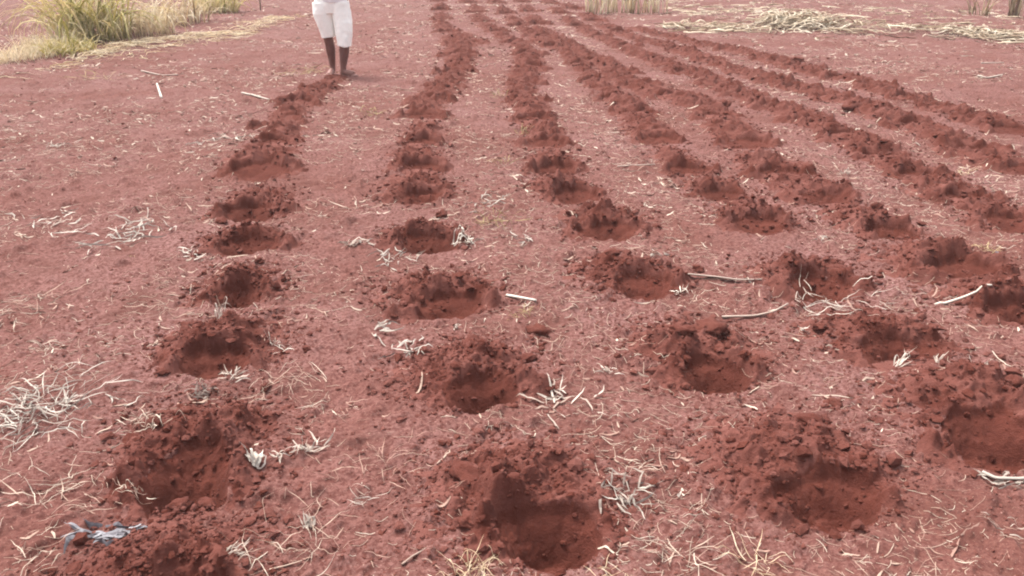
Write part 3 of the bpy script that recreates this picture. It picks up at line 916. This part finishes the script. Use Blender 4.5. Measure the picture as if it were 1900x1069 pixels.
def ridge(name, cat, label, x0, y0, x1, y1, hpx, dpx, n, m, width=.014, tone=.8, tsd=.2, lmul=1.0, group=None):
    """a windrow of cut stalks lying in a low heap between two ground points"""
    A, B = px2g(x0, y0), px2g(x1, y1)
    sc = scale_at((y0 + y1) / 2)
    H = hpx / sc
    D = dpx
    Kc = 8
    t = np.linspace(-.5, .5, Kc)[None]
    q = rng.uniform(0, 1, n * 2)
    lone = vn(A[0] + (B - A)[0] * q, A[1] + (B - A)[1] * q, .9, int(x0) % 50 + 90)
    q = q[(lone > .40) | (rng.uniform(0, 1, n * 2) < .25)][:n]
    n = len(q)
    off = rng.normal(0, 1, n)
    cx, cy = A[0] + (B - A)[0] * q, A[1] + (B - A)[1] * q + off * D * .5
    ang = rng.normal(0, 1.1, n)
    L = rng.uniform(.12, .6, n) * lmul
    th = ang[:, None] + rng.normal(0, 1.8, (n, 1)) * t + np.cumsum(rng.normal(0, .35, (n, Kc)), 1)
    st = L[:, None] / (Kc - 1)
    X = cx[:, None] + np.cumsum(np.cos(th) * st, 1) - L[:, None] / 2 * np.cos(ang)[:, None]
    Y = cy[:, None] + np.cumsum(np.sin(th) * st, 1) - L[:, None] / 2 * np.sin(ang)[:, None]
    hh = H * np.exp(-off ** 2 * .6) * (.25 + .9 * vn(cx, cy, 1.3, 77)) * rng.uniform(0, 1, n) ** .7
    gz = surf(X.ravel(), Y.ravel())[0].reshape(n, Kc)
    Z = gz + .01 + hh[:, None] * (1 - 1.6 * t ** 2) + rng.uniform(0, .10, (n, 1)) * H * np.sin((t + .5) * math.pi)
    P = np.stack([X, Y, Z], -1)
    W = width * rng.uniform(.5, 1.4, (n, 1)) * np.interp(t, [-.5, -.2, .5], [.8, 1, .3])
    V, f = ribbons(P, W, np.minimum(W, .002), rng.normal(0, .6, (n, 1)) + 0 * t)
    c = (A + B) / 2
    base = np.array([c[0], c[1], 0])
    V2, F2 = join_ribbons(V - base, f)
    tn = np.repeat(np.clip(rng.normal(tone, tsd, n), 0, 1), Kc * 4)
    return tag(mesh_np(name, V2, F2, m, loc=tuple(base), attr={'tone': tn}), label, cat, group)


GT = 'grass tussocks at the far left edge'
tussock('grass_tussock', 'grass tussock', 'tall arching yellow green grass tussock, biggest at the upper left', 175, 78, 170, 190, 330, M_GREEN, .026, .76, .3, 1.3, .9, group=GT)
tussock('grass_tussock', 'grass tussock', 'low green brown tussock at the front foot of the tallest one', 125, 100, 130, 55, 240, M_GREEN, .018, .75, .25, 1.4, .8, group=GT)
tussock('grass_tussock', 'grass tussock', 'drooping pale tussock just right of the tallest green one', 255, 66, 170, 100, 230, M_PALE, .024, .75, .3, 1.5, .9, group=GT)
tussock('grass_tussock', 'grass tussock', 'straw coloured tussock second from the right in the upper left grass', 330, 44, 150, 85, 200, M_PALE, .025, .72, .3, 1.4, .9, group=GT)
tussock('grass_tussock', 'grass tussock', 'rightmost greenish tussock of the upper left grass', 400, 24, 110, 70, 220, M_GREEN, .026, .85, .2, 1.2, .8, group=GT)
tussock('grass_tussock', 'grass tussock', 'wispy pale low tussock nearest the left edge', 25, 108, 190, 42, 520, M_PALE, .010, .9, .15, 1.4, .8, group=GT)
tussock('grass_tussock', 'grass tussock', 'wispy pale low tussock between the left edge and the tallest tussock', 85, 94, 130, 46, 360, M_PALE, .010, .9, .15, 1.4, .8, group=GT)
ridge('straw_heap', 'straw heap', 'flat mat of pale straw in front of the upper left grass', 190, 98, 400, 66, 12, 1.8, 520, M_PALE, .014, .75, .3)
ridge('straw_heap', 'straw heap', 'thin pale straw spread left of the walking person', 380, 66, 530, 42, 7, 3.0, 420, M_PALE, .014, .8)
GS = 'tall dry stalks standing at the far edge'
tussock('dry_stalk_clump', 'dry stalks', 'tall pale stalk clump at the far edge, first right of the rows', 1106, 26, 70, 120, 30, M_PALE, .04, .95, .2, .12, .6, group=GS)
tussock('dry_stalk_clump', 'dry stalks', 'tall pale stalk clump second right of the rows', 1142, 22, 60, 120, 22, M_PALE, .04, .95, .2, .12, .6, group=GS)
tussock('dry_stalk_clump', 'dry stalks', 'thinner pale stalk clump third right of the rows', 1178, 24, 60, 110, 20, M_PALE, .05, .85, .2, .12, .6, group=GS)
tussock('dry_stalk_clump', 'dry stalks', 'thin pale stalk clump last before the bare soil', 1220, 22, 64, 110, 20, M_PALE, .045, .85, .2, .15, .6, group=GS)
tussock('dry_stalk_clump', 'dry stalks', 'brownish dry stalk clump in the far right corner', 1880, 32, 40, 110, 26, M_PALE, .04, .3, .2, .2, .6, group=GS)
tussock('dry_stalk_clump', 'dry stalks', 'short greyish stalk clump left of the far right corner', 1815, 28, 50, 40, 30, M_PALE, .03, .3, .2, .5, .6, group=GS)
ridge('straw_heap', 'straw heap', 'bright yellowish heap of straw on the right of the far field edge', 1420, 48, 1645, 60, 27, .9, 560, M_RIDGE, .028, .62, .32, lmul=1.5)
ridge('straw_heap', 'straw heap', 'low pale straw heap in the far right corner beyond the bare soil', 1670, 60, 1910, 72, 18, .9, 380, M_RIDGE, .026, .58, .32, lmul=1.5)
ridge('straw_heap', 'straw heap', 'greyish trampled straw between the stalk clumps and the bright heap', 1235, 50, 1420, 54, 14, .9, 220, M_RIDGE, .028, .6, lmul=1.4)
ridge('straw_heap', 'straw heap', 'thin scatter of straw on the soil beyond the bright heap', 1250, 20, 1900, 32, 3, 4.0, 420, M_RIDGE, .030, .65, lmul=1.2)['kind'] = 'stuff'
# thin stick standing behind the grass
c_ = px2g(483, 20)
tb = np.array([[c_[0] + .02 * math.sin(k), c_[1], k * .16 - .05] for k in range(9)])[None]
V_, f_ = ribbons(tb, np.full((1, 9), .035), np.full((1, 9), .03), np.zeros((1, 9)))
tag(mesh_np('stake', V_[0] - tb[0, 0], f_, plain('dark_wood', (.12, .07, .055)), loc=tuple(tb[0, 0])), 'thin dark stake standing in the soil left of the walking person', 'stake')


# ------------------------------------------------------------------ the walking person
def tube(pts, rad, seg=20, flat=None, caps=True):
    """closed loft along pts; rad per point (r or (rx, ry))"""
    pts = np.array(pts, float)
    n = len(pts)
    tan = np.gradient(pts, axis=0)
    tan /= np.linalg.norm(tan, axis=1, keepdims=True)
    V = []
    for k in range(n):
        ref = np.array([0, 1., 0]) if abs(tan[k][1]) < .85 else np.array([0, 0, 1.])
        a = np.cross(ref, tan[k]); a /= np.linalg.norm(a)
        b = np.cross(tan[k], a)
        rx, ry = rad[k] if isinstance(rad[k], tuple) else (rad[k], rad[k])
        for j in range(seg):
            q = 2 * math.pi * j / seg
            V.append(pts[k] + a * rx * math.cos(q) + b * ry * math.sin(q))
    F = []
    for k in range(n - 1):
        for j in range(seg):
            j2 = (j + 1) % seg
            F += [(k * seg + j, k * seg + j2, (k + 1) * seg + j2), (k * seg + j, (k + 1) * seg + j2, (k + 1) * seg + j)]
    V += [pts[0], pts[-1]]
    for j in range(seg):
        j2 = (j + 1) % seg
        F += [(n * seg, j2, j), (n * seg + 1, (n - 1) * seg + j, (n - 1) * seg + j2)]
    return np.array(V), np.array(F)


def ball(c, r, seg=20):
    lat = np.linspace(-math.pi / 2 + .12, math.pi / 2 - .12, 12)
    r = np.array(r if hasattr(r, '__len__') else (r, r, r), float)
    V = [np.array(c) + r * np.array([math.cos(a) * math.cos(2 * math.pi * j / seg), math.cos(a) * math.sin(2 * math.pi * j / seg), math.sin(a)]) for a in lat for j in range(seg)]
    F = []
    for k in range(11):
        for j in range(seg):
            j2 = (j + 1) % seg
            F += [(k * seg + j, k * seg + j2, (k + 1) * seg + j2), (k * seg + j, (k + 1) * seg + j2, (k + 1) * seg + j)]
    n = len(V)
    V += [np.array(c) - r * np.array([0, 0, 1]), np.array(c) + r * np.array([0, 0, 1])]
    for j in range(seg):
        j2 = (j + 1) % seg
        F += [(n, j2, j), (n + 1, 11 * seg + j, 11 * seg + j2)]
    return np.array(V), np.array(F)


def fuse(name, parts, m, parent, voxel, smooth=6, fold=None):
    """join closed pieces into one continuous surface"""
    V, F, k = [], [], 0
    for v, f in parts:
        V.append(v); F.append(f + k); k += len(v)
    o = mesh_np(name, np.concatenate(V), np.concatenate(F), m, parent)
    r = o.modifiers.new('one_surface', 'REMESH')
    r.mode, r.voxel_size, r.use_smooth_shade = 'VOXEL', voxel, True
    s = o.modifiers.new('smooth', 'SMOOTH')
    s.factor, s.iterations = .5, smooth
    dg = bpy.context.evaluated_depsgraph_get()
    me = bpy.data.meshes.new_from_object(o.evaluated_get(dg))
    o.modifiers.clear()
    o.data = me
    n = len(me.vertices)
    if fold:
        P = np.empty(n * 3, np.float32); me.vertices.foreach_get('co', P); P = P.reshape(-1, 3)
        Nn = np.empty(n * 3, np.float32); me.vertices.foreach_get('normal', Nn); Nn = Nn.reshape(-1, 3)
        P = P + Nn * fold(P)[:, None]
        me.vertices.foreach_set('co', P.astype(np.float32).ravel())
    me.polygons.foreach_set('use_smooth', np.ones(len(me.polygons), bool))
    me.update()
    if not me.materials:
        me.materials.append(m)
    return o


def skin_mat():
    m, t, p = mat('dark_skin', .55, .3)
    pos = N(t, 'ShaderNodeTexCoord').outputs['Object']
    n = noise(t, pos, 14, 4)
    z = N(t, 'ShaderNodeSeparateXYZ')
    t.links.new(pos, z.inputs[0])
    c = ramp(t, n, [(.3, (.115, .046, .038)), (.7, (.155, .067, .055))])
    dust = math_n(t, 'ADD', z.outputs[2], math_n(t, 'MULTIPLY', n, .14))
    f = ramp(t, dust, [(.10, (1, 1, 1)), (.26, (0, 0, 0))])         # dried mud on feet and ankles
    t.links.new(mix(t, f, c, (.20, .088, .070)), p.inputs['Base Color'])
    return m


def person():
    c = px2g(625, 137)
    z0 = surf(c[:1], c[1:])[0][0]
    root = empty('person', (c[0], c[1], z0))
    tag(root, 'walking person in white knee length shorts and white shirt, barefoot, with dusty feet', 'person')
    P = []
    # legs: hip, mid thigh, knee, calf, shin, ankle   (picture-left leg stands a little farther back)
    zl = surf(c[:1] - .07, c[1:] + .12)[0][0] - z0
    P.append(tube([(-.10, .02, .93), (-.105, .02, .74), (-.085, .02, .52), (-.078, .06, .42), (-.072, .075, .34), (-.073, .105, .22), (-.075, .12, .12), (-.076, .125, .05 + zl)],
                  [.085, .082, .066, .062, .064, .050, .040, .038]))
    P.append(tube([(.09, .0, .93), (.115, -.01, .74), (.140, -.02, .50), (.135, -.01, .40), (.125, .0, .33), (.11, .0, .22), (.095, .0, .12), (.092, .0, .05)],
                  [.085, .082, .068, .064, .067, .054, .041, .039]))
    # feet with toes
    for (hx, hy, tx, ty, zz) in ((-.076, .145, -.10, -.07, zl), (.075, .015, .27, -.075, 0)):
        d = np.array([tx - hx, ty - hy]); L = np.linalg.norm(d); d /= L
        q = np.array([-d[1], d[0]])
        pt = lambda a, b, h: (hx + d[0] * a + q[0] * b, hy + d[1] * a + q[1] * b, zz + h)
        P.append(tube([pt(-.025, 0, .03), pt(.02, 0, .042), pt(.08, 0, .044), pt(.14, 0, .032), pt(.185, 0, .022)], [.026, .034, (.036, .036), (.042, .028), (.042, .018)], 16))
        for k, b in enumerate((-.032, -.014, .003, .018, .031)):
            ln = (.045, .05, .044, .038, .03)[k] if hx < 0 else (.03, .038, .044, .05, .045)[k]
            r = .012 if (k == 0) == (hx < 0) and k in (0, 4) else .0085
            P.append(tube([pt(.175, b, .016), pt(.175 + ln * .6, b * 1.08, .014), pt(.175 + ln, b * 1.1, .010)], [r, r * 1.05, r * .7], 10))
    # torso, neck, head
    P.append(tube([(0, .02, .88), (0, .02, .98), (0, .01, 1.12), (0, 0, 1.28), (0, .01, 1.40), (0, .015, 1.45)], [(.15, .10), (.15, .105), (.135, .10), (.16, .11), (.15, .09), (.07, .06)], 24))
    P.append(tube([(0, .015, 1.40), (0, .005, 1.50), (0, -.005, 1.56)], [.06, .053, .052]))
    P.append(ball((0, -.01, 1.62), (.072, .090, .105)))
    P.append(ball((0, -.035, 1.565), (.052, .058, .055)))
    P.append(tube([(0, -.095, 1.635), (0, -.112, 1.605), (0, -.108, 1.59)], [.010, .016, .014], 10))
    for s in (-1, 1):
        P.append(ball((s * .016, -.102, 1.592), .010, 10))
        P.append(ball((s * .074, .0, 1.61), (.010, .020, .030), 12))
        P.append(tube([(s * .018, -.094, 1.556), (0, -.098, 1.556), (-s * .018, -.094, 1.556)], [.006, .010, .006], 10))
        P.append(tube([(s * .055, -.072, 1.655), (s * .03, -.093, 1.660), (s * .012, -.095, 1.652)], [.007, .009, .006], 10))
        # arm bent forward at the elbow, fist-curled hand in front of the belly
        sh, el, wr = np.array((s * .185, .01, 1.39)), np.array((s * .245, .05, 1.12)), np.array((s * .12, -.20, 1.13))
        P.append(tube([(s * .12, .01, 1.40), sh, sh * .5 + el * .5, el], [.055, .054, .046, .040]))
        P.append(tube([el, el * .6 + wr * .4, wr], [.040, .037, .026]))
        d = wr - el; d /= np.linalg.norm(d)
        sd_ = np.array((0, 0, 1.0)); nn = np.cross(d, sd_); nn /= np.linalg.norm(nn)
        if nn[1] < 0:
            nn = -nn
        P.append(tube([wr, wr + d * .035, wr + d * .085], [(.030, .018), (.038, .020), (.040, .016)], 16))
        for k in range(4):
            b = sd_ * (.030 - .020 * k)
            ln = (.9, 1.0, .95, .78)[k]
            p0 = wr + d * .08 + b
            P.append(tube([p0, p0 + d * .040 * ln, p0 + d * .055 * ln + nn * .03 * ln, p0 + d * .035 * ln + nn * .045 * ln], [.0095, .009, .0085, .007], 10))
        p0 = wr + d * .03 + sd_ * .028
        P.append(tube([p0, p0 + d * .035 + sd_ * .022 + nn * .01, p0 + d * .062 + sd_ * .022 + nn * .025], [.013, .011, .008], 10))
    fuse('body', P, skin_mat(), root, .006, 4)
    # shorts
    sh = plain('white_cotton', (.86, .84, .80), .9, .1, .06, 30)
    Q = [tube([(-.115, .01, .93), (-.118, .01, .80), (-.100, .02, .66), (-.080, .035, .535), (-.078, .04, .500)], [(.124, .125), (.124, .125), (.108, .112), (.093, .096), (.091, .094)], 28),
         tube([(.105, .01, .93), (.125, .0, .80), (.145, -.01, .66), (.145, -.02, .50), (.140, -.02, .40), (.139, -.02, .385)], [(.124, .125), (.122, .125), (.115, .118), (.105, .108), (.098, .102), (.096, .100)], 28),
         tube([(-.01, .01, .80), (-.012, .01, .90), (-.01, .01, 1.03)], [(.17, .115), (.212, .13), (.195, .125)], 28)]

    def folds(p):
        return .011 * (vn(p[:, 0] + p[:, 1] * .6, p[:, 2] * .45, 11, 61) - .5) * 2 + .005 * (vn(p[:, 0], p[:, 2] + p[:, 1], 24, 62) - .5)
    fuse('shorts', Q, sh, root, .007, 3, folds)
    # shirt hanging over the waist, hem lower on the picture right
    sm = plain('white_shirt', (.72, .66, .68), .9, .1, .08, 30)
    T = [tube([(.02, .01, .945), (.01, .01, 1.02), (0, .005, 1.15), (0, 0, 1.28), (0, .01, 1.39), (0, .015, 1.445)], [(.190, .140), (.200, .140), (.170, .125), (.178, .128), (.165, .108), (.085, .075)], 28)]
    for s in (-1, 1):
        sh_, el = np.array((s * .185, .01, 1.39)), np.array((s * .245, .05, 1.12))
        T.append(tube([(s * .10, .01, 1.40), sh_, sh_ * .45 + el * .55], [.068, .070, .066]))
    o = fuse('shirt', T, sm, root, .008, 3, folds)
    me = o.data
    n = len(me.vertices)
    A = np.empty(n * 3, np.float32); me.vertices.foreach_get('co', A); A = A.reshape(-1, 3)
    low = np.clip((1.08 - A[:, 2]) / .14, 0, 1)
    A[:, 2] += low * (-.01 - .24 * (A[:, 0] - .02)) * (A[:, 1] < .2)
    me.vertices.foreach_set('co', A.ravel())
    me.update()
    fuse('hair', [ball((0, .006, 1.655), (.076, .090, .088))], plain('black_hair', (.015, .013, .012), .9, .1), root, .008, 1)
    for s in (-1, 1):
        v, f = ball((s * .030, -.088, 1.632), (.011, .006, .008), 12)
        mesh_np('eye', v, f, plain('eye_white', (.7, .66, .62), .3, .4), root)


person()


# ------------------------------------------------------------------ thin haze box added to veil the far field and lift its darks
def haze():
    x0, x1, y0, y1, z0, z1 = -60, 60, -20, 80, -1.3, 4.5
    V = np.array([(x, y, z) for z in (z0, z1) for y in (y0, y1) for x in (x0, x1)])
    F = np.array([(0, 2, 3, 1), (4, 5, 7, 6), (0, 1, 5, 4), (2, 6, 7, 3), (0, 4, 6, 2), (1, 3, 7, 5)])
    m = bpy.data.materials.new('haze_veil')
    m.use_nodes = True
    t = m.node_tree
    t.nodes.remove(t.nodes['Principled BSDF'])
    v = N(t, 'ShaderNodeVolumePrincipled')
    v.inputs['Color'].default_value = (.95, .90, .88, 1)
    v.inputs['Density'].default_value = .0016
    t.links.new(v.outputs[0], t.nodes['Material Output'].inputs['Volume'])
    tag(mesh_np('haze', V, F, m, smooth=False), kind='stuff')


haze()
